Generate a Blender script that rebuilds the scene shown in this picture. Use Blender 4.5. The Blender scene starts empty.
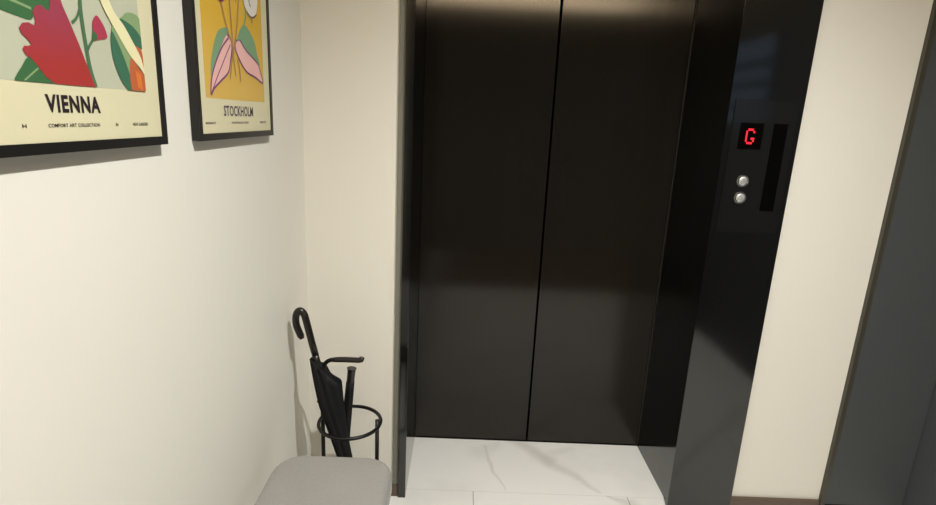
import bpy, bmesh, math, random
from mathutils import Vector, Matrix
random.seed(4)
SC = bpy.context.scene
COL = SC.collection

# ---------------------------------------------------------------- camera
H = 1.40
cam_d = bpy.data.cameras.new('camera'); cam = bpy.data.objects.new('camera', cam_d); COL.objects.link(cam)
rows = [(0.9989233343900005, -0.00356658977603048, 0.04625420465787914),
        (-0.04407637962518458, 0.23806986755003456, 0.9702473967622101),
        (-0.014472206822045766, -0.9712414826406864, 0.23765634354593057)]
# rows are camera axes expressed as (world X, world Y, world Z) components
M = Matrix([[rows[c][r] for c in range(3)] for r in range(3)]).to_4x4()
M.translation = (0, 0, H)
cam.matrix_world = M
cam_d.sensor_fit = 'HORIZONTAL'; cam_d.sensor_width = 36.0
cam_d.lens = 544.633 * 36.0 / 936.0
cam_d.clip_start = 0.01; cam_d.clip_end = 50
SC.camera = cam

# ---------------------------------------------------------------- world + exposure
w = bpy.data.worlds.new('world'); SC.world = w; w.use_nodes = True
w.node_tree.nodes['Background'].inputs[0].default_value = (0.5, 0.5, 0.5, 1)
w.node_tree.nodes['Background'].inputs[1].default_value = 0.02
vs = SC.view_settings
vs.view_transform = 'Standard'; vs.look = 'None'; vs.gamma = 1.0; vs.use_curve_mapping = False
vs.exposure = 0.0

# ---------------------------------------------------------------- room lamp and added fill
CEIL = 2.70
MAIN = (0.60, 0.52); FILL = (0.62, -0.95)
def spot(name, x, y, power, size, blend, rad, colr=(1, 0.985, 0.94)):
    d = bpy.data.lights.new(name, 'SPOT'); d.energy = power; d.color = colr
    d.spot_size = math.radians(size); d.spot_blend = blend; d.shadow_soft_size = rad
    o = bpy.data.objects.new(name, d); COL.objects.link(o); o.location = (x, y, CEIL - 0.03)
    return o
spot('ceiling_spot', MAIN[0], MAIN[1], 238, 136, 1.0, 0.022)
spot('ceiling_spot', FILL[0], FILL[1], 28, 140, 0.9, 0.06)  # weaker fill added behind the viewer, no such lamp known

# ---------------------------------------------------------------- helpers
def srgb(r, g, b):
    def f(c):
        c /= 255.0
        return c / 12.92 if c <= 0.04045 else ((c + 0.055) / 1.055) ** 2.4
    return (f(r), f(g), f(b), 1)

def mat(name, c, rough=0.5, metal=0.0, spec=0.5, ior=1.5, noise=None, bump=None, emis=None, estr=0, aniso=0, coat=0):
    m = bpy.data.materials.new(name); m.use_nodes = True
    nt = m.node_tree; b = nt.nodes['Principled BSDF']
    b.inputs['Base Color'].default_value = c
    b.inputs['Roughness'].default_value = rough
    b.inputs['Metallic'].default_value = metal
    b.inputs['Specular IOR Level'].default_value = spec
    b.inputs['IOR'].default_value = ior
    b.inputs['Coat Weight'].default_value = coat
    if aniso:
        b.inputs['Anisotropic'].default_value = aniso
    if emis:
        b.inputs['Emission Color'].default_value = emis
        b.inputs['Emission Strength'].default_value = estr
    if noise or bump:
        tc = nt.nodes.new('ShaderNodeTexCoord')
        mp = nt.nodes.new('ShaderNodeMapping'); nt.links.new(tc.outputs['Object'], mp.inputs[0])
        sc3 = (noise or bump)[2] if len((noise or bump)) > 2 else (1, 1, 1)
        mp.inputs['Scale'].default_value = sc3
        n = nt.nodes.new('ShaderNodeTexNoise'); nt.links.new(mp.outputs[0], n.inputs['Vector'])
        n.inputs['Scale'].default_value = (noise or bump)[0]; n.inputs['Detail'].default_value = 4
        if noise:
            mx = nt.nodes.new('ShaderNodeMix'); mx.data_type = 'RGBA'
            k = noise[1]
            mx.inputs[6].default_value = tuple(x * (1 - k) for x in c[:3]) + (1,)
            mx.inputs[7].default_value = tuple(min(1, x * (1 + k)) for x in c[:3]) + (1,)
            nt.links.new(n.outputs[0], mx.inputs[0]); nt.links.new(mx.outputs[2], b.inputs['Base Color'])
        if bump:
            n2 = nt.nodes.new('ShaderNodeTexNoise'); n2.inputs['Scale'].default_value = bump[0]; n2.inputs['Detail'].default_value = 3
            mp2 = nt.nodes.new('ShaderNodeMapping'); nt.links.new(tc.outputs['Object'], mp2.inputs[0])
            mp2.inputs['Scale'].default_value = bump[2] if len(bump) > 2 else (1, 1, 1)
            nt.links.new(mp2.outputs[0], n2.inputs['Vector'])
            bp = nt.nodes.new('ShaderNodeBump'); bp.inputs['Strength'].default_value = bump[1]; bp.inputs['Distance'].default_value = 0.002
            nt.links.new(n2.outputs[0], bp.inputs['Height']); nt.links.new(bp.outputs[0], b.inputs['Normal'])
    return m

def link(name, bm, m, parent=None, smooth=False, origin=None, bevel=0, seg=2):
    if bevel:
        bmesh.ops.bevel(bm, geom=[e for e in bm.edges], offset=bevel, segments=seg, profile=0.7, affect='EDGES')
    bmesh.ops.recalc_face_normals(bm, faces=bm.faces)
    me = bpy.data.meshes.new(name)
    off = Vector(origin) if origin else Vector((0, 0, 0))
    if parent is not None and not origin:
        off = parent_world(parent)
    for v in bm.verts: v.co -= off
    bm.to_mesh(me); bm.free()
    if smooth:
        for p in me.polygons: p.use_smooth = True
    o = bpy.data.objects.new(name, me); COL.objects.link(o)
    if m: me.materials.append(m)
    if parent is not None:
        o.parent = parent
        o.location = off - parent_world(parent)
    else:
        o.location = off
    return o

def parent_world(p):
    v = Vector(p.location)
    while p.parent:
        p = p.parent; v = v + Vector(p.location)
    return v

def bx(bm, x0, x1, y0, y1, z0, z1):
    r = bmesh.ops.create_cube(bm, size=1)
    bmesh.ops.scale(bm, vec=(x1 - x0, y1 - y0, z1 - z0), verts=r['verts'])
    bmesh.ops.translate(bm, vec=((x0 + x1) / 2, (y0 + y1) / 2, (z0 + z1) / 2), verts=r['verts'])
    return r['verts']

def box(name, x0, x1, y0, y1, z0, z1, m, parent=None, bevel=0, seg=2):
    bm = bmesh.new(); bx(bm, x0, x1, y0, y1, z0, z1)
    return link(name, bm, m, parent, bevel=bevel, seg=seg)

def struct(o):
    o['kind'] = 'structure'; return o

def thing(name, label, cat, loc, group=None):
    o = bpy.data.objects.new(name, None); COL.objects.link(o); o.location = loc
    o.empty_display_size = 0.05
    o['label'] = label; o['category'] = cat
    if group: o['group'] = group
    return o

def tube(bm, pts, radii, n=14, closed=False, caps=True, sq=None):
    """sweep a ring along pts (parallel transport)"""
    pts = [Vector(p) for p in pts]; N = len(pts)
    if not isinstance(radii, (list, tuple)): radii = [radii] * N
    def tan(i):
        if closed: return (pts[(i + 1) % N] - pts[i - 1]).normalized()
        return (pts[min(i + 1, N - 1)] - pts[max(i - 1, 0)]).normalized()
    t = tan(0); up = Vector((0, 0, 1)) if abs(t.z) < 0.9 else Vector((1, 0, 0))
    u = t.cross(up).normalized(); rings = []
    for i in range(N):
        t = tan(i); u = (u - t * u.dot(t)).normalized(); v = t.cross(u)
        ring = []
        for k in range(n):
            a = 2 * math.pi * k / n
            ru, rv = (1, 1) if sq is None else sq
            ring.append(bm.verts.new(pts[i] + (u * math.cos(a) * ru + v * math.sin(a) * rv) * radii[i]))
        rings.append(ring)
    for i in range(N if closed else N - 1):
        a, b = rings[i], rings[(i + 1) % N]
        for k in range(n):
            bm.faces.new((a[k], a[(k + 1) % n], b[(k + 1) % n], b[k]))
    if caps and not closed:
        bm.faces.new(rings[0]); bm.faces.new(rings[-1])

def spline(pts, n=8):
    P = [Vector(p) for p in pts]; out = []
    for i in range(len(P) - 1):
        p0 = P[max(i - 1, 0)]; p1 = P[i]; p2 = P[i + 1]; p3 = P[min(i + 2, len(P) - 1)]
        for k in range(n):
            t = k / n
            out.append(0.5 * ((2 * p1) + (-p0 + p2) * t + (2 * p0 - 5 * p1 + 4 * p2 - p3) * t * t + (-p0 + 3 * p1 - 3 * p2 + p3) * t ** 3))
    out.append(P[-1]); return out

def lathe(bm, c, prof, n=40, axis='z'):
    """prof: list of (r, h)"""
    rings = []
    for r, h in prof:
        ring = []
        for k in range(n):
            a = 2 * math.pi * k / n
            if axis == 'z': p = (c[0] + r * math.cos(a), c[1] + r * math.sin(a), c[2] + h)
            else: p = (c[0] + r * math.cos(a), c[1] - h, c[2] + r * math.sin(a))
            ring.append(bm.verts.new(p))
        rings.append(ring)
    for i in range(len(rings) - 1):
        a, b = rings[i], rings[i + 1]
        for k in range(n): bm.faces.new((a[k], a[(k + 1) % n], b[(k + 1) % n], b[k]))
    bm.faces.new(rings[0]); bm.faces.new(rings[-1])

# ---------------------------------------------------------------- materials
WALL = mat('wall_paint', srgb(231, 228, 218), rough=0.65, spec=0.3, bump=(900, 0.06))
CEILM = mat('ceiling_paint', srgb(238, 236, 230), rough=0.8, spec=0.2, bump=(500, 0.05))
BLACK = mat('black_steel', (0.0022, 0.0022, 0.0021, 1), rough=0.10, spec=0.5, ior=1.72, noise=(6, 0.2, (1, 1, 1)), bump=(40, 0.02, (1, 1, 0.4)))
FACE = mat('black_faceplate', (0.0055, 0.0055, 0.0053, 1), rough=0.16, ior=1.62, noise=(20, 0.15, (1, 1, 1)))
DOORM = mat('dark_bronze_steel', (0.0125, 0.0102, 0.0076, 1), rough=0.15, ior=1.44, noise=(60, 0.25, (1, 1, 0.02)), aniso=0.9)
_tg = DOORM.node_tree.nodes.new('ShaderNodeTangent'); _tg.direction_type = 'RADIAL'; _tg.axis = 'Z'
DOORM.node_tree.links.new(_tg.outputs[0], DOORM.node_tree.nodes['Principled BSDF'].inputs['Tangent'])
DOORM.node_tree.nodes['Principled BSDF'].inputs['Anisotropic Rotation'].default_value = 0.0
GAP = mat('shadow_gap_black', (0.003, 0.003, 0.003, 1), rough=0.8, spec=0.1, noise=(30, 0.2))
STRIPG = mat('grey_edge_strip', srgb(122, 121, 112), rough=0.5, noise=(40, 0.08), spec=0.4)
SKIRT = mat('brown_skirting', srgb(92, 76, 64), rough=0.4, noise=(60, 0.18, (0.1, 1, 6)))
LEAF = mat('dark_grey_laminate', srgb(72, 75, 77), rough=0.55, spec=0.35, noise=(80, 0.06), bump=(600, 0.04))
CASING = mat('olive_brown_casing', srgb(64, 61, 51), rough=0.4, noise=(50, 0.12))
IRON = mat('black_powder_coat', (0.004, 0.004, 0.004, 1), rough=0.38, spec=0.35, noise=(90, 0.2), bump=(700, 0.08))
NYLON = mat('black_umbrella_nylon', (0.005, 0.0053, 0.007, 1), rough=0.7, spec=0.25, noise=(50, 0.25), bump=(300, 0.15))
HANDLE = mat('dark_brown_handle', (0.011, 0.0085, 0.007, 1), rough=0.28, noise=(40, 0.25, (1, 1, 0.3)))
FRAMEM = mat('black_wood_frame', (0.0065, 0.006, 0.0058, 1), rough=0.45, noise=(70, 0.2, (1, 1, 5)))
STEEL = mat('brushed_steel', (0.62, 0.62, 0.60, 1), rough=0.28, metal=1.0, noise=(120, 0.08))
OAK = mat('dark_wood_leg', srgb(58, 46, 38), rough=0.5, noise=(30, 0.25, (1, 1, 0.1)))
LAMP = mat('lamp_diffuser', (1, 0.95, 0.85, 1), rough=0.5, noise=(10, 0.02), emis=(1, 0.9, 0.74, 1), estr=18)
STRIP_GLOW = mat('added_strip_glow', (0.9, 0.85, 0.75, 1), rough=0.6, noise=(10, 0.02), emis=(1, 0.76, 0.48, 1), estr=14.0)  # glow of the added back-wall strip, for door reflection and warm fill

def fabric():
    m = bpy.data.materials.new('grey_weave'); m.use_nodes = True; nt = m.node_tree; b = nt.nodes['Principled BSDF']
    tc = nt.nodes.new('ShaderNodeTexCoord')
    n = nt.nodes.new('ShaderNodeTexNoise'); n.inputs['Scale'].default_value = 260; n.inputs['Detail'].default_value = 2
    n2 = nt.nodes.new('ShaderNodeTexNoise'); n2.inputs['Scale'].default_value = 9
    nt.links.new(tc.outputs['Object'], n.inputs['Vector']); nt.links.new(tc.outputs['Object'], n2.inputs['Vector'])
    mx = nt.nodes.new('ShaderNodeMix'); mx.data_type = 'RGBA'
    mx.inputs[6].default_value = srgb(130, 128, 124); mx.inputs[7].default_value = srgb(162, 160, 156)
    ad = nt.nodes.new('ShaderNodeMath'); ad.operation = 'MULTIPLY_ADD'; ad.inputs[1].default_value = 0.6; ad.inputs[2].default_value = 0.05
    ad2 = nt.nodes.new('ShaderNodeMath'); ad2.operation = 'MULTIPLY_ADD'; ad2.inputs[1].default_value = 0.3
    nt.links.new(n.outputs[0], ad.inputs[0]); nt.links.new(n2.outputs[0], ad2.inputs[0]); nt.links.new(ad.outputs[0], ad2.inputs[2])
    nt.links.new(ad2.outputs[0], mx.inputs[0]); nt.links.new(mx.outputs[2], b.inputs['Base Color'])
    b.inputs['Roughness'].default_value = 0.9; b.inputs['Specular IOR Level'].default_value = 0.15
    b.inputs['Sheen Weight'].default_value = 0.15
    bp = nt.nodes.new('ShaderNodeBump'); bp.inputs['Strength'].default_value = 0.35; bp.inputs['Distance'].default_value = 0.001
    nt.links.new(n.outputs[0], bp.inputs['Height']); nt.links.new(bp.outputs[0], b.inputs['Normal'])
    return m
FABRIC = fabric()

def marble():
    m = bpy.data.materials.new('marble_tile'); m.use_nodes = True; nt = m.node_tree; b = nt.nodes['Principled BSDF']
    N = nt.nodes.new; L = nt.links.new
    tc = N('ShaderNodeTexCoord'); sep = N('ShaderNodeSeparateXYZ')
    L(tc.outputs['Object'], sep.inputs[0])
    def math_(op, a, bb=None, c=None):
        n = N('ShaderNodeMath'); n.operation = op
        for i, v in enumerate((a, bb, c)):
            if v is None: continue
            if isinstance(v, (int, float)): n.inputs[i].default_value = v
            else: L(v, n.inputs[i])
        return n.outputs[0]
    # distorted coordinates for veins
    nz = N('ShaderNodeTexNoise'); nz.inputs['Scale'].default_value = 5; nz.inputs['Detail'].default_value = 5; L(tc.outputs['Object'], nz.inputs['Vector'])
    nz2 = N('ShaderNodeTexNoise'); nz2.inputs['Scale'].default_value = 2.1; nz2.inputs['Detail'].default_value = 6; L(tc.outputs['Object'], nz2.inputs['Vector'])
    sc = N('ShaderNodeSeparateColor'); L(nz.outputs['Color'], sc.inputs[0])
    X = math_('ADD', sep.outputs[0], math_('MULTIPLY', math_('SUBTRACT', sc.outputs[0], 0.5), 0.09))
    Y = math_('ADD', sep.outputs[1], math_('MULTIPLY', math_('SUBTRACT', sc.outputs[1], 0.5), 0.09))
    def seg(ax, ay, bx_, by, w0, w1):
        dx, dy = bx_ - ax, by - ay; LL = dx * dx + dy * dy
        px = math_('SUBTRACT', X, ax); py = math_('SUBTRACT', Y, ay)
        t = math_('DIVIDE', math_('ADD', math_('MULTIPLY', px, dx), math_('MULTIPLY', py, dy)), LL)
        tcl = N('ShaderNodeClamp'); L(t, tcl.inputs[0]); t = tcl.outputs[0]
        ex = math_('SUBTRACT', px, math_('MULTIPLY', t, dx)); ey = math_('SUBTRACT', py, math_('MULTIPLY', t, dy))
        w0 *= 1.7; w1 *= 1.7
        d = math_('SQRT', math_('ADD', math_('MULTIPLY', ex, ex), math_('MULTIPLY', ey, ey)))
        wd = math_('MULTIPLY_ADD', t, w1 - w0, w0)
        r = math_('SUBTRACT', 1.0, math_('DIVIDE', d, wd))
        c = N('ShaderNodeMapRange'); c.interpolation_type = 'SMOOTHSTEP'; L(r, c.inputs[0]); return c.outputs[0]
    veins = None
    for s, k in (((0.27, 2.19, 0.425, 2.03, 0.03, 0.035), 0.75), ((0.425, 2.03, 0.60, 1.86, 0.03, 0.006), 0.55),
              ((0.14, 2.13, 0.175, 1.955, 0.012, 0.008), 0.7), ((0.175, 1.955, 0.22, 1.84, 0.008, 0.004), 0.6),
              ((0.12, 2.08, 0.20, 2.15, 0.05, 0.03), 0.35), ((0.62, 1.832, 0.69, 1.79, 0.003, 0.03), 0.7),
              ((0.43, 2.1, 0.52, 2.14, 0.03, 0.02), 0.3), ((0.0, 1.5, 0.5, 1.2, 0.02, 0.03), 0.6),
              ((0.5, 1.2, 1.1, 0.7, 0.03, 0.01), 0.6), ((-0.3, 0.9, 0.3, 0.1, 0.02, 0.03), 0.6), ((0.9, 1.6, 1.5, 1.0, 0.02, 0.03), 0.6)):
        v = math_('MULTIPLY', seg(*s), k)
        veins = v if veins is None else math_('MAXIMUM', veins, v)
    # soft clouding
    rmp = N('ShaderNodeMapRange'); rmp.inputs['From Min'].default_value = 0.5; rmp.inputs['From Max'].default_value = 0.75; L(nz2.outputs[0], rmp.inputs[0])
    tot = math_('ADD', math_('MULTIPLY', veins, 0.45), math_('MULTIPLY', rmp.outputs[0], 0.25))
    cl = N('ShaderNodeClamp'); L(tot, cl.inputs[0])
    mx = N('ShaderNodeMix'); mx.data_type = 'RGBA'; mx.inputs[6].default_value = srgb(247, 246, 241); mx.inputs[7].default_value = srgb(170, 168, 156)
    L(cl.outputs[0], mx.inputs[0])
    # tile joints: rows of 0.6 m ending at y=1.832, columns every 0.6 m
    row = math_('DIVIDE', math_('SUBTRACT', 1.832, sep.outputs[1]), 0.6)
    fr = math_('FRACT', math_('ADD', row, 10.0))
    dy_ = math_('MULTIPLY', math_('MINIMUM', fr, math_('SUBTRACT', 1.0, fr)), 0.6)
    odd = math_('MULTIPLY', math_('MODULO', math_('FLOOR', math_('ADD', row, 10.0)), 2.0), 0.5)
    colx = math_('ADD', math_('DIVIDE', math_('SUBTRACT', sep.outputs[0], 0.091), 0.6), math_('ADD', odd, 10.0))
    fx = math_('FRACT', colx); dx_ = math_('MULTIPLY', math_('MINIMUM', fx, math_('SUBTRACT', 1.0, fx)), 0.6)
    inrec = math_('MULTIPLY', math_('GREATER_THAN', sep.outputs[1], 1.833), 1.0)
    dx2 = math_('ADD', dx_, inrec); 
    gx = math_('MULTIPLY', math_('LESS_THAN', dx2, 0.0013), 0.85)
    gy = math_('MULTIPLY', math_('LESS_THAN', dy_, 0.0012), 0.22)
    g = math_('MAXIMUM', gx, gy)
    m2 = N('ShaderNodeMix'); m2.data_type = 'RGBA'; m2.inputs[7].default_value = srgb(120, 118, 106)
    L(g, m2.inputs[0]); L(mx.outputs[2], m2.inputs[6]); L(m2.outputs[2], b.inputs['Base Color'])
    b.inputs['Roughness'].default_value = 0.16; b.inputs['IOR'].default_value = 1.45
    return m
MARBLE = marble()

# ---------------------------------------------------------------- structure
XL, XR, YB, YW = -0.522, 1.735, -1.55, 1.80      # left wall, right wall, back wall, elevator wall
FY = 1.78                                          # front of the elevator frame
struct(box('floor', XL - 0.1, XR + 0.1, -0.10, 2.30, -0.05, 0.0, MARBLE))
WOOD = mat('brown_wood_floor', srgb(84, 66, 52), rough=0.35, noise=(14, 0.3, (6, 0.4, 1)))
struct(box('floor_back', XL - 0.1, XR + 0.1, YB - 0.1, -0.10, -0.05, 0.0, WOOD))
struct(box('ceiling', XL - 0.1, XR + 0.1, YB - 0.1, 2.30, CEIL, CEIL + 0.08, CEILM))
struct(box('wall_left', XL - 0.10, XL, YB, 2.30, 0.0, CEIL, WALL))
bm = bmesh.new()
bx(bm, XL, -0.195, YW, YW + 0.15, 0, CEIL)
bx(bm, 1.068, 1.415, YW, YW + 0.15, 0, CEIL)
bx(bm, -0.195, 1.068, YW, YW + 0.15, 2.14, CEIL)
bx(bm, 1.415, XR, YW, YW + 0.15, 2.14, CEIL)
struct(link('wall_front', bm, WALL))
struct(box('wall_right', XR, XR + 0.10, YB, YW + 0.15, 0.0, CEIL, LEAF))
struct(box('wall_back', XL, XR, YB - 0.10, YB, 0.0, CEIL, LEAF))
struct(box('baseboard_front_left', XL + 0.012, -0.1965, YW - 0.014, YW, 0.0, 0.047, SKIRT, bevel=0.002))
struct(box('baseboard_front_right', 1.070, 1.413, YW - 0.012, YW, 0.0, 0.047, SKIRT, bevel=0.002))
struct(box('baseboard_left', XL, XL + 0.012, YB, YW, 0.0, 0.047, SKIRT, bevel=0.002))

# dark flush door beside the cream wall strip
d = struct(box('door_1', 1.433, 1.732, YW - 0.012, YW + 0.03, 0.036, 2.10, LEAF, bevel=0.0015))
bm = bmesh.new()
bx(bm, 1.415, 1.431, YW - 0.016, YW + 0.10, 0.0, 2.13)
bx(bm, 1.431, 1.7335, YW - 0.016, YW + 0.10, 2.103, 2.13)
cs = link('door_casing', bm, CASING, d)
th = box('door_threshold', 1.4315, 1.7335, YW - 0.004, YW + 0.10, 0.0, 0.030, GAP, d)

# shaft behind the elevator doors
bm = bmesh.new()
bx(bm, -0.45, 1.12, 2.245, 2.29, 0.0, CEIL)
bx(bm, -0.45, -0.40, 1.95, 2.245, 0.0, CEIL)
bx(bm, 1.09, 1.12, 1.95, 2.245, 0.0, CEIL)
struct(link('trim_1', bm, GAP))

# made-up glowing panel with slats, unseen behind the viewer, added for bluish reflections
wn = struct(box('added_glow_panel_1', XR - 0.012, XR - 0.0005, -0.95, 0.35, 1.42, 1.98, CASING, bevel=0.002))
COOL_GLOW = mat('cool_glow', (0.05, 0.06, 0.08, 1), rough=0.1, noise=(3, 0.1), emis=(0.50, 0.68, 0.9, 1), estr=0.42)
box('glow_face', XR - 0.016, XR - 0.0125, -0.91, 0.31, 1.46, 1.94, COOL_GLOW, wn)
for zz in (1.56, 1.68, 1.80):
    box('panel_slat', XR - 0.030, XR - 0.018, -0.90, 0.30, zz - 0.022, zz + 0.022, LEAF, wn)

# ceiling lights: the main one and the added fill
def downlight(x, y, label):
    t = thing('ceiling_light', label, 'ceiling light', (x, y, CEIL), None)
    bm = bmesh.new(); n = 40
    lathe_ring = []
    prof = [(0.045, -0.001), (0.062, -0.001), (0.062, -0.006), (0.050, -0.010), (0.045, -0.008)]
    rings = []
    for r, h in prof:
        rings.append([bm.verts.new((x + r * math.cos(2 * math.pi * k / n), y + r * math.sin(2 * math.pi * k / n), CEIL + h)) for k in range(n)])
    for i in range(len(rings)):
        a, b2 = rings[i], rings[(i + 1) % len(rings)]
        for k in range(n): bm.faces.new((a[k], a[(k + 1) % n], b2[(k + 1) % n], b2[k]))
    link('trim_ring', bm, STEEL, t, smooth=True)
    bm = bmesh.new(); lathe(bm, (x, y, CEIL), [(0.044, -0.001), (0.044, -0.004)], 32)
    link('diffuser', bm, LAMP, t)
downlight(MAIN[0], MAIN[1], 'round recessed ceiling downlight between the posters and the elevator')
downlight(FILL[0], FILL[1], 'round ceiling downlight, unseen, added as fill towards the back wall')
# invented glowing strip on the back wall, added for the door-top reflection
t = thing('added_glow_strip', 'unseen warm glowing strip added on the hallway back wall for the door reflection', 'light strip', (0.6, YB, 2.52))
box('added_strip_back', XL + 0.02, XR - 0.02, YB + 0.002, YB + 0.02, 2.50, 2.68, STRIPG, t, bevel=0.002)
box('strip_glow_face', XL + 0.03, XR - 0.03, YB + 0.0205, YB + 0.028, 2.520, 2.670, STRIP_GLOW, t)

# ---------------------------------------------------------------- elevator frame
ef = thing('elevator_surround', 'glossy black steel elevator surround with deep jambs and wide right panel', 'elevator surround', (0.335, FY, 0))
bm = bmesh.new(); bx(bm, -0.195, -0.167, FY, 2.19, 0.0, 2.10); link('left_jamb', bm, BLACK, ef, bevel=0.0012)
bm = bmesh.new(); bx(bm, 0.838, 0.850, FY + 0.02, 2.19, 0.0, 2.10); link('right_jamb', bm, BLACK, ef)
bm = bmesh.new(); bx(bm, 0.829, 1.068, FY, FY + 0.0195, 0.002, 2.14); rp = link('wide_front_panel', bm, BLACK, ef, bevel=0.0012)
bm = bmesh.new(); bx(bm, -0.195, 0.829, FY, 2.19, 2.10, 2.14); link('header', bm, BLACK, ef, bevel=0.0012)
bm = bmesh.new(); bx(bm, -0.217, -0.1955, FY + 0.012, YW - 0.0005, 0.0475, 2.14); o = link('edge_strip', bm, STRIPG, ef); o['label'] = 'pale grey strip beside the left jamb'  # thin grey band between the left jamb and the wall

EDGE = mat('dull_edge_metal', srgb(70, 66, 58), rough=0.35, metal=0.6, noise=(40, 0.1))
bm = bmesh.new(); bx(bm, 0.8345, 0.8378, 2.178, 2.1815, 0.002, 2.098); link('corner_bead', bm, EDGE, ef)
# sliding leaves (each one moves by itself)
for x0, x1, lab, nm in ((-0.1665, 0.3325, 'left dark bronze steel elevator door leaf beside the umbrella corner', 0),
                        (0.3415, 0.8375, 'right dark bronze steel elevator door leaf next to the display panel', 1)):
    o = box('elevator_door', x0 - 0.0, x1, 2.185, 2.215, 0.006, 2.098, DOORM, bevel=0.0015)
    o['label'] = lab; o['category'] = 'elevator door'
o = box('door_sill', -0.1665, 0.8375, 2.183, 2.244, 0.0002, 0.0045, GAP); o.parent = ef; o.location = Vector(o.location) - Vector(ef.location)

# ---------------------------------------------------------------- call panel
cp = thing('elevator_call_panel', 'black elevator call panel with red G display and two round buttons', 'call panel', (0.955, FY - 0.001, 1.073))
bm = bmesh.new(); bx(bm, 0.848, 1.050, FY - 0.0025, FY - 0.0003, 1.075, 1.502); link('faceplate', bm, FACE, cp, bevel=0.0006)
SCRN = mat('display_glass', (0.002, 0.001, 0.001, 1), spec=0.1, rough=0.12, noise=(30, 0.1))
LED = mat('red_led', (0.5, 0.02, 0.03, 1), rough=0.4, noise=(200, 0.05), emis=(1.0, 0.012, 0.03, 1), estr=1.5)
bm = bmesh.new(); bx(bm, 0.8745, 0.9495, FY - 0.0042, FY - 0.0027, 1.3475, 1.4300); sc_ = link('display_screen', bm, SCRN, cp, bevel=0.0006)
G = ["01110", "10001", "10000", "10000", "10011", "10001", "01110"]
bm = bmesh.new(); px_, pz = 0.0058, 0.0070; gx0, gz0 = 0.8975, 1.4090
for r, rw in enumerate(G):
    for c, ch in enumerate(rw):
        if ch == '1':
            xx = gx0 + c * px_; zz = gz0 - r * pz
            bx(bm, xx - 0.0022, xx + 0.0022, FY - 0.0052, FY - 0.0043, zz - 0.0032, zz + 0.0032)
o = link('floor_letter', bm, LED, sc_); o['label'] = 'glowing red dotted letter G'
bm = bmesh.new(); bx(bm, 0.981, 1.026, FY - 0.0036, FY - 0.0027, 1.150, 1.431); o = link('card_strip', bm, GAP, cp, bevel=0.0004); o['label'] = 'matt black vertical inlay strip'
SLOTG = mat('dark_card_glass', (0.0012, 0.0012, 0.0012, 1), rough=0.4, spec=0.06, noise=(30, 0.1)); o.data.materials.clear(); o.data.materials.append(SLOTG)
BTN = mat('button_metal', (0.62, 0.62, 0.62, 1), rough=0.5, metal=0.75, noise=(90, 0.2), bump=(260, 0.25))
for zc in (1.2455, 1.1905):
    bm = bmesh.new(); lathe(bm, (0.9095, FY - 0.0026, zc), [(0.0195, 0.0), (0.0195, 0.0035), (0.0185, 0.005), (0.0162, 0.005), (0.0155, 0.003), (0.0155, 0.0)], 32, 'y')
    bt = link('button_rim', bm, STEEL, cp, smooth=False)
    bm = bmesh.new(); lathe(bm, (0.9095, FY - 0.0026, zc), [(0.0150, 0.0052), (0.0150, 0.0062), (0.0135, 0.0076), (0.0075, 0.0084), (0.0005, 0.0086)], 32, 'y')
    link('button', bm, BTN, bt, smooth=True)

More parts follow.
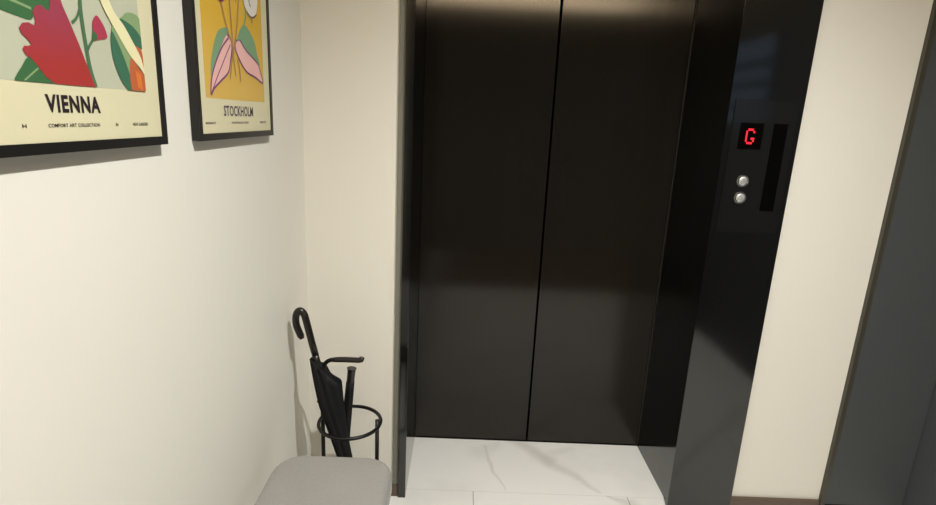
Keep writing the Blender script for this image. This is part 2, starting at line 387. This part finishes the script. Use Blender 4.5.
# ---------------------------------------------------------------- posters
VIENNA_ART=[
 ('poly', 'dg', 0, [(0.6236, 1.5096), (0.6203, 1.4925), (0.6344, 1.4914), (0.6541, 1.4891), (0.6769, 1.488), (0.6845, 1.4985), (0.708, 1.5031), (0.7104, 1.5157), (0.7058, 1.5272)]),
 ('line', 'lg', 0.003, [(0.6469, 1.5051), (0.662, 1.5031), (0.6792, 1.5005)]),
 ('poly', 'dg', 0, [(0.665, 1.4466), (0.6515, 1.4331), (0.6433, 1.4243), (0.6416, 1.4185), (0.6682, 1.4186), (0.6996, 1.4184), (0.6904, 1.4267), (0.6762, 1.4384)]),
 ('line', 'lg', 0.002, [(0.6544, 1.4196), (0.6655, 1.427), (0.6776, 1.4349)]),
 ('line', 'st', 0.007, [(0.7724, 1.5727), (0.7656, 1.5311), (0.7644, 1.5082), (0.7669, 1.4715), (0.7708, 1.441), (0.7784, 1.4189)]),
 ('line', 'st', 0.004, [(0.7638, 1.5172), (0.7546, 1.5031), (0.7447, 1.4959)]),
 ('poly', 'red', 0, [(0.7105, 1.5282), (0.7094, 1.5103), (0.7069, 1.5035), (0.7015, 1.5036), (0.6948, 1.5075), (0.6857, 1.5048), (0.6801, 1.4977), (0.6825, 1.4879), (0.6795, 1.4823), (0.6721, 1.4846), (0.6622, 1.4826), (0.6565, 1.4768), (0.6587, 1.4711), (0.6659, 1.4661), (0.6718, 1.4607), (0.6672, 1.4585), (0.6602, 1.4577), (0.6576, 1.4539), (0.6612, 1.4482), (0.6689, 1.445), (0.6762, 1.4384), (0.6873, 1.4265), (0.7013, 1.4189), (0.7377, 1.4186), (0.7764, 1.419), (0.767, 1.4407), (0.754, 1.4699), (0.7412, 1.4953), (0.7313, 1.5133), (0.725, 1.5313)]),
 ('line', 'st', 0.004, [(0.7691, 1.4652), (0.7744, 1.4725), (0.7822, 1.4801)]),
 ('poly', 'bud', 0, [(0.7837, 1.4927), (0.7846, 1.5023), (0.7907, 1.5108), (0.7968, 1.5126), (0.807, 1.5034), (0.8131, 1.4921), (0.8121, 1.4863), (0.7933, 1.4816), (0.7813, 1.4793)]),
 ('poly', 'dg', 0, [(0.7834, 1.4931), (0.7924, 1.488), (0.7901, 1.4812), (0.7792, 1.4783)]),
 ('poly', 'lg', 0, [(0.8303, 1.5071), (0.8454, 1.4942), (0.8604, 1.4752), (0.8672, 1.4599), (0.8698, 1.4412), (0.8659, 1.4182), (0.8508, 1.4188), (0.835, 1.4333), (0.8236, 1.4557), (0.8202, 1.4781), (0.8246, 1.4988)]),
 ('poly', 'tg', 0, [(0.8244, 1.4975), (0.8369, 1.4828), (0.8506, 1.4583), (0.8606, 1.4351), (0.8612, 1.4188), (0.8508, 1.4188), (0.835, 1.4333), (0.8236, 1.4557), (0.8202, 1.4781)]),
 ('poly', 'lg', 0, [(0.8522, 1.5208), (0.8625, 1.5282), (0.8791, 1.5306), (0.893, 1.5277), (0.8988, 1.5179), (0.8971, 1.4986), (0.8839, 1.5022), (0.8495, 1.5178)]),
 ('poly', 'tg', 0, [(0.8495, 1.5178), (0.8759, 1.5117), (0.8968, 1.4972), (0.8963, 1.4821), (0.8851, 1.4802), (0.8679, 1.492), (0.8465, 1.5135)]),
 ('poly', 'or', 0, [(0.8633, 1.4649), (0.885, 1.4501), (0.8986, 1.4433), (0.8954, 1.4182), (0.8601, 1.4182)]),
 ('poly', 'or', 0, [(0.8768, 1.483), (0.8879, 1.4825), (0.8946, 1.4778), (0.8966, 1.453), (0.8854, 1.4672)]),
 ('poly', 'br', 0, [(0.8726, 1.4496), (0.8862, 1.4424), (0.8884, 1.419), (0.8758, 1.4245)]),
 ('poly', 'cr', 0, [(0.799, 1.5472), (0.8152, 1.5507), (0.8334, 1.525), (0.8527, 1.5106), (0.8722, 1.4899), (0.8904, 1.4677), (0.8967, 1.4446), (0.8856, 1.4534), (0.8638, 1.4676), (0.8369, 1.4955), (0.8192, 1.5152), (0.8093, 1.5279)]),
]
STOCK_ART=[
 ('poly', 'sg', 0, [(1.1718, 1.5473), (1.1953, 1.558), (1.2187, 1.5616), (1.2268, 1.5522), (1.1975, 1.5203), (1.163, 1.4858), (1.1332, 1.4561), (1.133, 1.483), (1.1509, 1.5206)]),
 ('poly', 'pk', 0, [(1.2136, 1.5472), (1.2318, 1.5421), (1.2375, 1.5251), (1.2274, 1.4983), (1.2109, 1.4712), (1.1729, 1.4521), (1.1417, 1.4367), (1.1258, 1.4238), (1.13, 1.4529), (1.1528, 1.4849), (1.1823, 1.5184)]),
 ('line', 'pu', 0.0045, [(1.2169, 1.5489), (1.2345, 1.5387), (1.2371, 1.5218), (1.2274, 1.4983), (1.2127, 1.4726), (1.1729, 1.4521), (1.1417, 1.4367), (1.1258, 1.4238), (1.1314, 1.453), (1.1528, 1.4849), (1.1868, 1.519), (1.2222, 1.5421)]),
 ('line', 'pu', 0.003, [(1.126, 1.425), (1.1595, 1.4611), (1.194, 1.495), (1.2302, 1.5305)]),
 ('poly', 'sg', 0, [(1.2851, 1.5671), (1.3082, 1.5818), (1.3313, 1.5773), (1.3668, 1.5547), (1.3832, 1.5246), (1.3949, 1.5018), (1.3336, 1.5214), (1.2845, 1.536), (1.2684, 1.5451)]),
 ('poly', 'pk', 0, [(1.2611, 1.5409), (1.2789, 1.5465), (1.3157, 1.5276), (1.381, 1.5063), (1.3993, 1.486), (1.4115, 1.463), (1.3666, 1.4726), (1.3099, 1.4824), (1.2688, 1.509), (1.2542, 1.5271)]),
 ('line', 'pu', 0.0045, [(1.2611, 1.5409), (1.2789, 1.5465), (1.3157, 1.5276), (1.381, 1.5063), (1.3993, 1.486), (1.4115, 1.463), (1.3666, 1.4726), (1.3099, 1.4824), (1.2688, 1.509), (1.2542, 1.5271), (1.2592, 1.5394)]),
 ('line', 'mv', 0.006, [(1.1872, 1.6226), (1.1936, 1.6106), (1.2131, 1.5688), (1.2428, 1.5258), (1.244, 1.5114)]),
 ('line', 'mv', 0.0055, [(1.2395, 1.6334), (1.2375, 1.6192), (1.2401, 1.5731), (1.2428, 1.521)]),
 ('line', 'mv', 0.0055, [(1.288, 1.6435), (1.2848, 1.6285), (1.2717, 1.5781), (1.2562, 1.542), (1.2446, 1.5164)]),
 ('line', 'sg', 0.006, [(1.3066, 1.6474), (1.3219, 1.6111), (1.3117, 1.5844), (1.2811, 1.5527), (1.2671, 1.5434)]),
 ('line', 'mv', 0.004, [(1.2392, 1.5253), (1.2447, 1.4935), (1.2513, 1.4678)]),
 ('line', 'mv', 0.004, [(1.242, 1.5224), (1.2314, 1.4923), (1.2188, 1.4589)]),
 ('line', 'mv', 0.004, [(1.2631, 1.5052), (1.2722, 1.4827), (1.2741, 1.4573)]),
 ('poly', 'wh', 0, [(1.31, 1.6481), (1.3968, 1.6661), (1.3971, 1.6506), (1.3929, 1.6341), (1.3832, 1.6167), (1.3673, 1.6075), (1.3491, 1.6057), (1.3325, 1.6129), (1.3167, 1.6225), (1.3115, 1.6338)]),
 ('line', 'dk', 0.004, [(1.3869, 1.6161), (1.3672, 1.607), (1.3476, 1.6055), (1.3289, 1.6123)]),
 ('line', 'dk', 0.004, [(1.3435, 1.6451), (1.3442, 1.6339), (1.3517, 1.6265)]),
 ('line', 'mv', 0.005, [(1.3491, 1.6057), (1.3555, 1.6004), (1.3575, 1.593)]),
 ('poly', 'pp', 0, [(1.1734, 1.6197), (1.2127, 1.6279), (1.206, 1.6119), (1.1932, 1.6074), (1.1851, 1.6078)]),
]
def flat(bm, pts, x):
    from mathutils.geometry import tessellate_polygon
    P = []
    for p in pts:
        if not P or (abs(p[0] - P[-1][0]) + abs(p[1] - P[-1][1])) > 1e-6: P.append(p)
    vs_ = [bm.verts.new((x, y, z)) for y, z in P]
    for tri in tessellate_polygon([[Vector((y, z, 0)) for y, z in P]]):
        try: bm.faces.new([vs_[i] for i in tri])
        except ValueError: pass

def clip(pts, y0, y1, z0, z1):
    def cl(P, inside, cut):
        out = []
        for i in range(len(P)):
            a, b = P[i - 1], P[i]
            if inside(b):
                if not inside(a): out.append(cut(a, b))
                out.append(b)
            elif inside(a): out.append(cut(a, b))
        return out
    def lin(k, v):
        def c(a, b):
            t = (v - a[k]) / (b[k] - a[k]); return (a[0] + (b[0] - a[0]) * t, a[1] + (b[1] - a[1]) * t)
        return c
    for k, v, s in ((0, y0, 1), (0, y1, -1), (1, z0, 1), (1, z1, -1)):
        if not pts: return pts
        pts = cl(pts, (lambda p, k=k, v=v, s=s: (p[k] - v) * s >= 0), lin(k, v))
    return pts

def strip(pts, w):
    P = [Vector((a, b)) for a, b in pts]; L_, R_ = [], []
    for i, p in enumerate(P):
        t = (P[min(i + 1, len(P) - 1)] - P[max(i - 1, 0)]).normalized(); n = Vector((-t.y, t.x)) * w / 2
        L_.append(tuple(p + n)); R_.append(tuple(p - n))
    return L_, R_

def smooth2(pts, closed, n=4):
    P = [Vector((a, b, 0)) for a, b in pts]; N = len(P); out = []
    for i in range(N if closed else N - 1):
        if closed: p0, p1, p2, p3 = P[i - 1], P[i], P[(i + 1) % N], P[(i + 2) % N]
        else: p0, p1, p2, p3 = P[max(i - 1, 0)], P[i], P[i + 1], P[min(i + 2, N - 1)]
        for k in range(n):
            t = k / n
            q = 0.5 * ((2 * p1) + (-p0 + p2) * t + (2 * p0 - 5 * p1 + 4 * p2 - p3) * t * t + (-p0 + 3 * p1 - 3 * p2 + p3) * t ** 3)
            out.append((q.x, q.y))
    if not closed: out.append((P[-1].x, P[-1].y))
    return out

INK = {}
def ink(k):
    tab = dict(dg=(62, 104, 66), lg=(132, 158, 112), st=(76, 110, 78), tg=(62, 108, 84), bud=(166, 60, 82), orr=(186, 98, 62), br=(214, 120, 54),
               cr=(226, 220, 176), sg=(122, 158, 122), pk=(234, 184, 178), pu=(124, 74, 112), mv=(170, 134, 92), wh=(226, 220, 212), dk=(92, 84, 92),
               pp=(120, 52, 92), ltr=(44, 34, 40), stx=(88, 76, 96))
    k2 = 'orr' if k == 'or' else k
    if k2 not in INK: INK[k2] = mat('ink_' + k2, srgb(*tab[k2]), rough=0.6, spec=0.2, noise=(40, 0.05))
    return INK[k2]
def two_tone(name, c1, c2, ax, lo, hi):
    m = mat(name, c1, rough=0.6, spec=0.2); nt = m.node_tree; b = nt.nodes['Principled BSDF']
    tc = nt.nodes.new('ShaderNodeTexCoord'); s = nt.nodes.new('ShaderNodeSeparateXYZ'); nt.links.new(tc.outputs['Object'], s.inputs[0])
    nz = nt.nodes.new('ShaderNodeTexNoise'); nz.inputs['Scale'].default_value = 14; nt.links.new(tc.outputs['Object'], nz.inputs[0])
    ad = nt.nodes.new('ShaderNodeMath'); ad.operation = 'MULTIPLY_ADD'; ad.inputs[1].default_value = (hi - lo) * 0.8; nt.links.new(nz.outputs[0], ad.inputs[0]); nt.links.new(s.outputs[ax], ad.inputs[2])
    r = nt.nodes.new('ShaderNodeMapRange'); r.inputs['From Min'].default_value = lo + (hi - lo) * 0.4; r.inputs['From Max'].default_value = hi + (hi - lo) * 0.4
    nt.links.new(ad.outputs[0], r.inputs[0])
    mx = nt.nodes.new('ShaderNodeMix'); mx.data_type = 'RGBA'; mx.inputs[6].default_value = c1; mx.inputs[7].default_value = c2
    nt.links.new(r.outputs[0], mx.inputs[0]); nt.links.new(mx.outputs[2], b.inputs['Base Color'])
    return m
RED = two_tone('ink_red_flower', srgb(162, 54, 52), srgb(152, 62, 80), 2, 0.10, 0.17)
YEL = two_tone('ink_yellow_ground', srgb(214, 178, 92), srgb(214, 172, 62), 2, 0.09, 0.25)

def text_mesh(txt, size, w, y_mid, z_base, x, parent, m, name='lettering', off=0.0, bold=1.0):
    """text laid on a plane facing +X; reads along +Y"""
    c = bpy.data.curves.new('t', 'FONT'); c.body = txt; c.size = 1.0; c.offset = off; c.resolution_u = 3; c.space_character = 1.0 + max(0.0, off) * 3.5
    o = bpy.data.objects.new('t', c); COL.objects.link(o)
    bpy.context.view_layer.update()
    me = bpy.data.meshes.new_from_object(o.evaluated_get(bpy.context.evaluated_depsgraph_get()))
    COL.objects.unlink(o); bpy.data.objects.remove(o)
    xs = [v.co.x for v in me.vertices]; ys = [v.co.y for v in me.vertices]
    x0, x1, y0, y1 = min(xs), max(xs), min(ys), max(ys)
    pw = parent_world(parent)
    for v in me.vertices:
        u = (v.co.x - x0) / (x1 - x0) - 0.5; q = (v.co.y - y0) / (y1 - y0)
        v.co = Vector((x, y_mid + u * w, z_base + q * size)) - pw
    me.materials.clear(); me.materials.append(m); me.name = name
    ob = bpy.data.objects.new(name, me); COL.objects.link(ob); ob.parent = parent
    return ob

PAPER = mat('cream_poster_paper', srgb(216, 210, 176), rough=0.5, spec=0.3, noise=(20, 0.02))
SAGE = mat('ink_sage_ground', srgb(186, 188, 166), rough=0.6, spec=0.2, noise=(12, 0.04))
def poster(y0, y1, z0, z1, bar, px0, px1, pz0, pz1, art, ground, label, title, ty0, ty1, tz0, tz1, smalls, bold, tm):
    t = thing('framed_poster', label, 'poster', (XL, (y0 + y1) / 2, z0), 'framed city posters on the left wall')
    xf = XL + 0.017; xp = XL + 0.0145
    bm = bmesh.new()
    # mitred square profile frame
    for (a0, a1, b0, b1) in ((y0, y1, z0, z0 + bar), (y0, y1, z1 - bar, z1), (y0, y0 + bar, z0 + bar, z1 - bar), (y1 - bar, y1, z0 + bar, z1 - bar)):
        bx(bm, XL + 0.001, xf, a0, a1, b0, b1)
    link('frame', bm, FRAMEM, t)
    box('backing', XL + 0.0012, XL + 0.011, y0 + bar, y1 - bar, z0 + bar, z1 - bar, FRAMEM, t)
    pr = box('print', XL + 0.0112, xp, y0 + bar, y1 - bar, z0 + bar, z1 - bar, PAPER, t)
    bm = bmesh.new(); flat(bm, [(px0, pz0), (px1, pz0), (px1, pz1), (px0, pz1)], xp + 0.0002)
    link('printed_ground', bm, ground, pr)
    lvl = 0; bm = bmesh.new(); mats = []
    for kind, c, w_, pts in art:
        lvl += 1
        xx = xp + 0.0002 + 0.00007 * lvl
        mm = RED if c == 'red' else ink(c)
        if mm not in mats: mats.append(mm)
        n0 = len(bm.faces)
        if kind == 'poly':
            P = clip(smooth2(pts, True, 3) if len(pts) > 4 and c != 'red' else pts, px0, px1, pz0, pz1)
            if len(P) > 2: flat(bm, P, xx)
        else:
            S = smooth2(pts, False, 4); A, B = strip(S, w_)
            for i in range(len(A) - 1):
                Q = clip([A[i], A[i + 1], B[i + 1], B[i]], px0, px1, pz0, pz1)
                if len(Q) > 2:
                    bm.faces.new([bm.verts.new((xx, a, b)) for a, b in Q])
        bm.faces.ensure_lookup_table()
        for f in bm.faces[n0:]: f.material_index = mats.index(mm)
    o = link('printed_art', bm, None, pr)
    for mm in mats: o.data.materials.append(mm)
    text_mesh(title, tz1 - tz0, ty1 - ty0, (ty0 + ty1) / 2, tz0, xp + 0.0006, pr, tm, 'title_lettering', off=bold)
    for s, a, b in smalls:
        text_mesh(s, 0.0045, b - a, (a + b) / 2, 1.3665, xp + 0.0006, pr, tm, 'small_lettering', off=0.01)
    return t

VIENNA_EXTRA = [
 ('poly', 'dg', 0, [(.53, 1.60), (.56, 1.72), (.64, 1.80), (.66, 1.74), (.62, 1.64), (.57, 1.57)]),
 ('line', 'st', .006, [(.7647, 1.56), (.755, 1.66), (.735, 1.78)]),
 ('line', 'st', .005, [(.757, 1.64), (.80, 1.71), (.83, 1.80)]),
 ('poly', 'bud', 0, [(.68, 1.76), (.70, 1.86), (.735, 1.88), (.775, 1.86), (.785, 1.77), (.735, 1.74)]),
 ('poly', 'br', 0, [(.81, 1.78), (.80, 1.84), (.835, 1.89), (.865, 1.85), (.855, 1.79)]),
 ('poly', 'lg', 0, [(.80, 1.58), (.84, 1.68), (.885, 1.74), (.88, 1.64), (.84, 1.58)]),
]
STOCK_EXTRA = [
 ('poly', 'pp', 0, [(1.12, 1.68), (1.14, 1.78), (1.20, 1.80), (1.24, 1.74), (1.20, 1.66)]),
 ('poly', 'pk', 0, [(1.24, 1.80), (1.25, 1.88), (1.30, 1.90), (1.34, 1.86), (1.32, 1.79)]),
 ('line', 'mv', .005, [(1.27, 1.62), (1.28, 1.70), (1.29, 1.80)]),
]
poster(0.518, 0.948, 1.335, 1.910, 0.0135, 0.570, 0.896, 1.4187, 1.877, VIENNA_EXTRA + VIENNA_ART, SAGE,
       'black framed floral poster reading VIENNA with a big red flower', 'VIENNA', 0.6825, 0.7830, 1.3843, 1.4060,
       (('COMFORT ART COLLECTION', .682, .778), ('NEW GARDEN', .855, .895), ('N', .814, .819), ('H', .642, .648)), 0.038, ink('ltr'))
poster(1.064, 1.4710, 1.335, 1.910, 0.0135, 1.1030, 1.4200, 1.4170, 1.877, STOCK_EXTRA + STOCK_ART, YEL,
       'black framed yellow floral poster reading STOCKHOLM nearer the corner', 'STOCKHOLM', 1.180, 1.340, 1.3822, 1.4045,
       (('MUSEUM ART', 1.095, 1.139), ('FLOWER MARKET SERIES', 1.217, 1.310), ('SERIES', 1.382, 1.424)), 0.02, ink('stx'))

# ---------------------------------------------------------------- bench
def cushion(x0, x1, y0, y1, z0, z1, rc, re, m, parent, crown=0.006):
    """rounded-corner cushion slab with rounded edges"""
    bm = bmesh.new(); ns = 10; rings = []
    def outline(inset, z):
        pts = []
        for cx_, cy_, a0 in ((x1 - rc, y1 - rc, 0), (x0 + rc, y1 - rc, 90), (x0 + rc, y0 + rc, 180), (x1 - rc, y0 + rc, 270)):
            for k in range(ns + 1):
                a = math.radians(a0 + 90 * k / ns); r = max(rc - inset, 0.002)
                pts.append((cx_ + r * math.cos(a), cy_ + r * math.sin(a), z))
        return pts
    prof = [(re, z0)]
    for k in range(1, 5): a = math.radians(90 * k / 4); prof.append((re * (1 - math.sin(a)), z0 + re * 0.6 * (1 - math.cos(a))))
    for k in range(0, 7): a = math.radians(90 * k / 6); prof.append((re * (1 - math.cos(a)), z1 - re + re * math.sin(a)))
    prof += [(rc * 0.8, z1 + crown * 0.6), ]
    for ins, z in prof: rings.append([bm.verts.new(p) for p in outline(ins, z)])
    n = len(rings[0])
    for i in range(len(rings) - 1):
        for k in range(n): bm.faces.new((rings[i][k], rings[i][(k + 1) % n], rings[i + 1][(k + 1) % n], rings[i + 1][k]))
    bm.faces.new(rings[0]); bm.faces.new(rings[-1])
    return link('seat', bm, m, parent, smooth=True)
bench = thing('bench', 'grey fabric upholstered bench with rounded corners against the left wall', 'bench', (-0.31, 0.9, 0))
cushion(-0.490, -0.160, 0.42, 1.385, 0.375, 0.449, 0.080, 0.022, FABRIC, bench)
box('base_board', -0.455, -0.185, 0.46, 1.345, 0.345, 0.3745, OAK, bench, bevel=0.003)
for lx in (-0.435, -0.205):
    for ly in (0.50, 1.305):
        bm = bmesh.new(); tube(bm, [(lx, ly, 0.0005), (lx, ly, 0.3445)], [0.012, 0.018], 16); link('leg', bm, OAK, bench)

# ---------------------------------------------------------------- umbrella stand
SX, SY, SR = -0.325, 1.550, 0.096
st_ = thing('umbrella_stand', 'round black metal umbrella stand in the corner behind the bench', 'umbrella stand', (SX, SY, 0))
bm = bmesh.new()
ang = [2 * math.pi * k / 64 for k in range(64)]
tube(bm, [(SX + SR * math.cos(a), SY + SR * math.sin(a), 0.452) for a in ang], 0.0058, 8, closed=True, sq=(1.0, 1.0)); link('top_ring', bm, IRON, st_, smooth=True)
bm = bmesh.new(); lathe(bm, (SX, SY, 0), [(0.100, 0.001), (0.104, 0.003), (0.104, 0.020), (0.099, 0.020), (0.098, 0.007), (0.001, 0.006)], 48); link('base_tray', bm, IRON, st_)
# tall post that bends into the carrying handle
bm = bmesh.new()
hp = [(SX - 0.092, SY + 0.024, 0.007), (SX - 0.092, SY + 0.024, 0.30), (SX - 0.092, SY + 0.024, 0.60)] + spline([(SX - 0.092, SY + 0.024, 0.610), (SX - 0.083, SY + 0.026, 0.635), (SX - 0.063, SY + 0.026, 0.6495), (SX - 0.02, SY + 0.026, 0.6525), (SX + 0.022, SY + 0.026, 0.652), (SX + 0.029, SY + 0.026, 0.6535), (SX + 0.032, SY + 0.026, 0.661)], 5)
tube(bm, hp, 0.0066, 12); hpo = link('handle_post', bm, IRON, st_, smooth=True)
bm = bmesh.new(); tube(bm, [(SX - 0.060, SY + 0.026, 0.6497), (SX - 0.045, SY + 0.026, 0.6513), (SX - 0.02, SY + 0.026, 0.6525), (SX + 0.024, SY + 0.026, 0.652), (SX + 0.031, SY + 0.026, 0.6535), (SX + 0.033, SY + 0.026, 0.661)], [0.0075, 0.0086, 0.0088, 0.0088, 0.0090, 0.0088], 14); link('grip', bm, HANDLE, hpo, smooth=True)
for dx, dy, zt in ((0.086, 0.0, 0.462), (-0.030, 0.083, 0.450)):
    bm = bmesh.new(); tube(bm, [(SX + dx, SY + dy, 0.007), (SX + dx, SY + dy, zt)], 0.0064, 12); link('post', bm, IRON, st_, smooth=True)

# ---------------------------------------------------------------- crook-handled umbrella
A = Vector((-0.243, 1.492, 0.012)); B = Vector((-0.4425, 1.5600, 0.7117))   # ferrule -> top of shaft
ax = (B - A).normalized()
side = Vector((1, 0, 0)); side = (side - ax * side.dot(ax)).normalized(); fr = ax.cross(side)
u1 = thing('umbrella', 'long folded black umbrella with a dark curved crook handle in the stand', 'umbrella', A, 'umbrellas in the stand')
bm = bmesh.new(); n = 48; rings = []
Lc = 0.665
for i in range(27):
    t = i / 26
    rings.append([])
    for k in range(n):
        a = 2 * math.pi * k / n
        d = math.cos(a)                       # +1 = right side, -1 = left
        hem = 0.672 - 0.090 * max(0.0, d) ** 1.5 + (0.012 if d < -0.5 else 0)
        h = 0.03 + (hem - 0.03) * t
        base = 0.006 + 0.0225 * min(1, t * 1.9) ** 0.8 * (0.72 + 0.32 * min(1, max(0, (t - 0.52) / 0.25)))
        if t > 0.78: base *= 1 - 0.42 * ((t - 0.78) / 0.22) ** 1.3 * (0.9 if d < 0.3 else 0.15)
        pleat = 1 + 0.10 * math.sin(8 * a + t * 5.0) * min(1, t * 3)
        flare = 1 + 0.95 * max(0, d) ** 3 * max(0, (t - 0.72) / 0.28) 
        r = base * pleat * flare
        rings[-1].append(bm.verts.new(A + ax * h + (side * math.cos(a) + fr * math.sin(a)) * r))
for i in range(26):
    for k in range(n): bm.faces.new((rings[i][k], rings[i][(k + 1) % n], rings[i + 1][(k + 1) % n], rings[i + 1][k]))
bm.faces.new(rings[0])
cvx = bm.verts.new(A + ax * 0.655)
for k in range(n): bm.faces.new((rings[-1][k], rings[-1][(k + 1) % n], cvx))
cnp = link('canopy', bm, NYLON, u1, smooth=True)
# closing strap with its snap, round the canopy
bm = bmesh.new(); c = A + ax * 0.545
tube(bm, [c + (side * math.cos(a) + fr * math.sin(a)) * 0.0262 + ax * 0.004 * math.sin(a) for a in [2 * math.pi * k / 32 for k in range(32)]], 0.0022, 6, closed=True)
tube(bm, [c - side * 0.0250, c - side * 0.0335 - ax * 0.003], [0.006, 0.005], 10)
link('strap', bm, NYLON, u1, smooth=True)
bm = bmesh.new(); tube(bm, [A - ax * 0.004, A + ax * 0.035], [0.003, 0.005], 10); link('ferrule', bm, STEEL, u1, smooth=True)
bm = bmesh.new(); tube(bm, [A + ax * 0.640, A + ax * 0.700], 0.0100, 14); link('collar', bm, HANDLE, u1, smooth=True)
bm = bmesh.new()
hk = [A + ax * 0.69] + spline([B, (-0.4602, 1.5630, 0.7871), (-0.4670, 1.5650, 0.8039), (-0.4762, 1.5650, 0.8125), (-0.4858, 1.5650, 0.8067), (-0.4903, 1.5630, 0.7888), (-0.4883, 1.5610, 0.7671), (-0.4816, 1.5600, 0.7476), (-0.4744, 1.5590, 0.7311)], 5)
tube(bm, hk, 0.0108, 14); tube(bm, [(-0.4749, 1.5590, 0.7327), (-0.4718, 1.5590, 0.7249)], 0.0080, 12)
link('crook_handle', bm, HANDLE, u1, smooth=True)

# ---------------------------------------------------------------- short umbrella
A2 = Vector((-0.385, 1.590, 0.012)); B2 = Vector((-0.329, 1.601, 0.612))
ax2 = (B2 - A2).normalized()
u2 = thing('umbrella', 'shorter folded black umbrella with a straight square-ended handle in the stand', 'umbrella', A2, 'umbrellas in the stand')
side2 = (Vector((1, 0, 0)) - ax2 * ax2.x).normalized(); fr2 = ax2.cross(side2)
bm = bmesh.new(); rings = []
for i in range(20):
    t = i / 19; rings.append([])
    for k in range(32):
        a = 2 * math.pi * k / 32; r = (0.006 + 0.011 * min(1, t * 3) - 0.0035 * max(0, t - 0.4) / 0.6) * (1 + 0.10 * math.sin(6 * a + 4 * t))
        rings[-1].append(bm.verts.new(A2 + ax2 * (0.02 + 0.535 * t) + (side2 * math.cos(a) + fr2 * math.sin(a)) * r))
for i in range(19):
    for k in range(32): bm.faces.new((rings[i][k], rings[i][(k + 1) % 32], rings[i + 1][(k + 1) % 32], rings[i + 1][k]))
bm.faces.new(rings[0]); bm.faces.new(rings[-1]); link('canopy', bm, NYLON, u2, smooth=True)
bm = bmesh.new(); tube(bm, [A2 - ax2 * 0.004, A2 + ax2 * 0.024], [0.003, 0.005], 10); link('ferrule', bm, STEEL, u2, smooth=True)
bm = bmesh.new(); tube(bm, [A2 + ax2 * 0.540, A2 + ax2 * 0.57, A2 + ax2 * 0.594, A2 + ax2 * 0.6025], [0.0125, 0.0125, 0.0130, 0.0150], 20)
link('straight_handle', bm, HANDLE, u2)
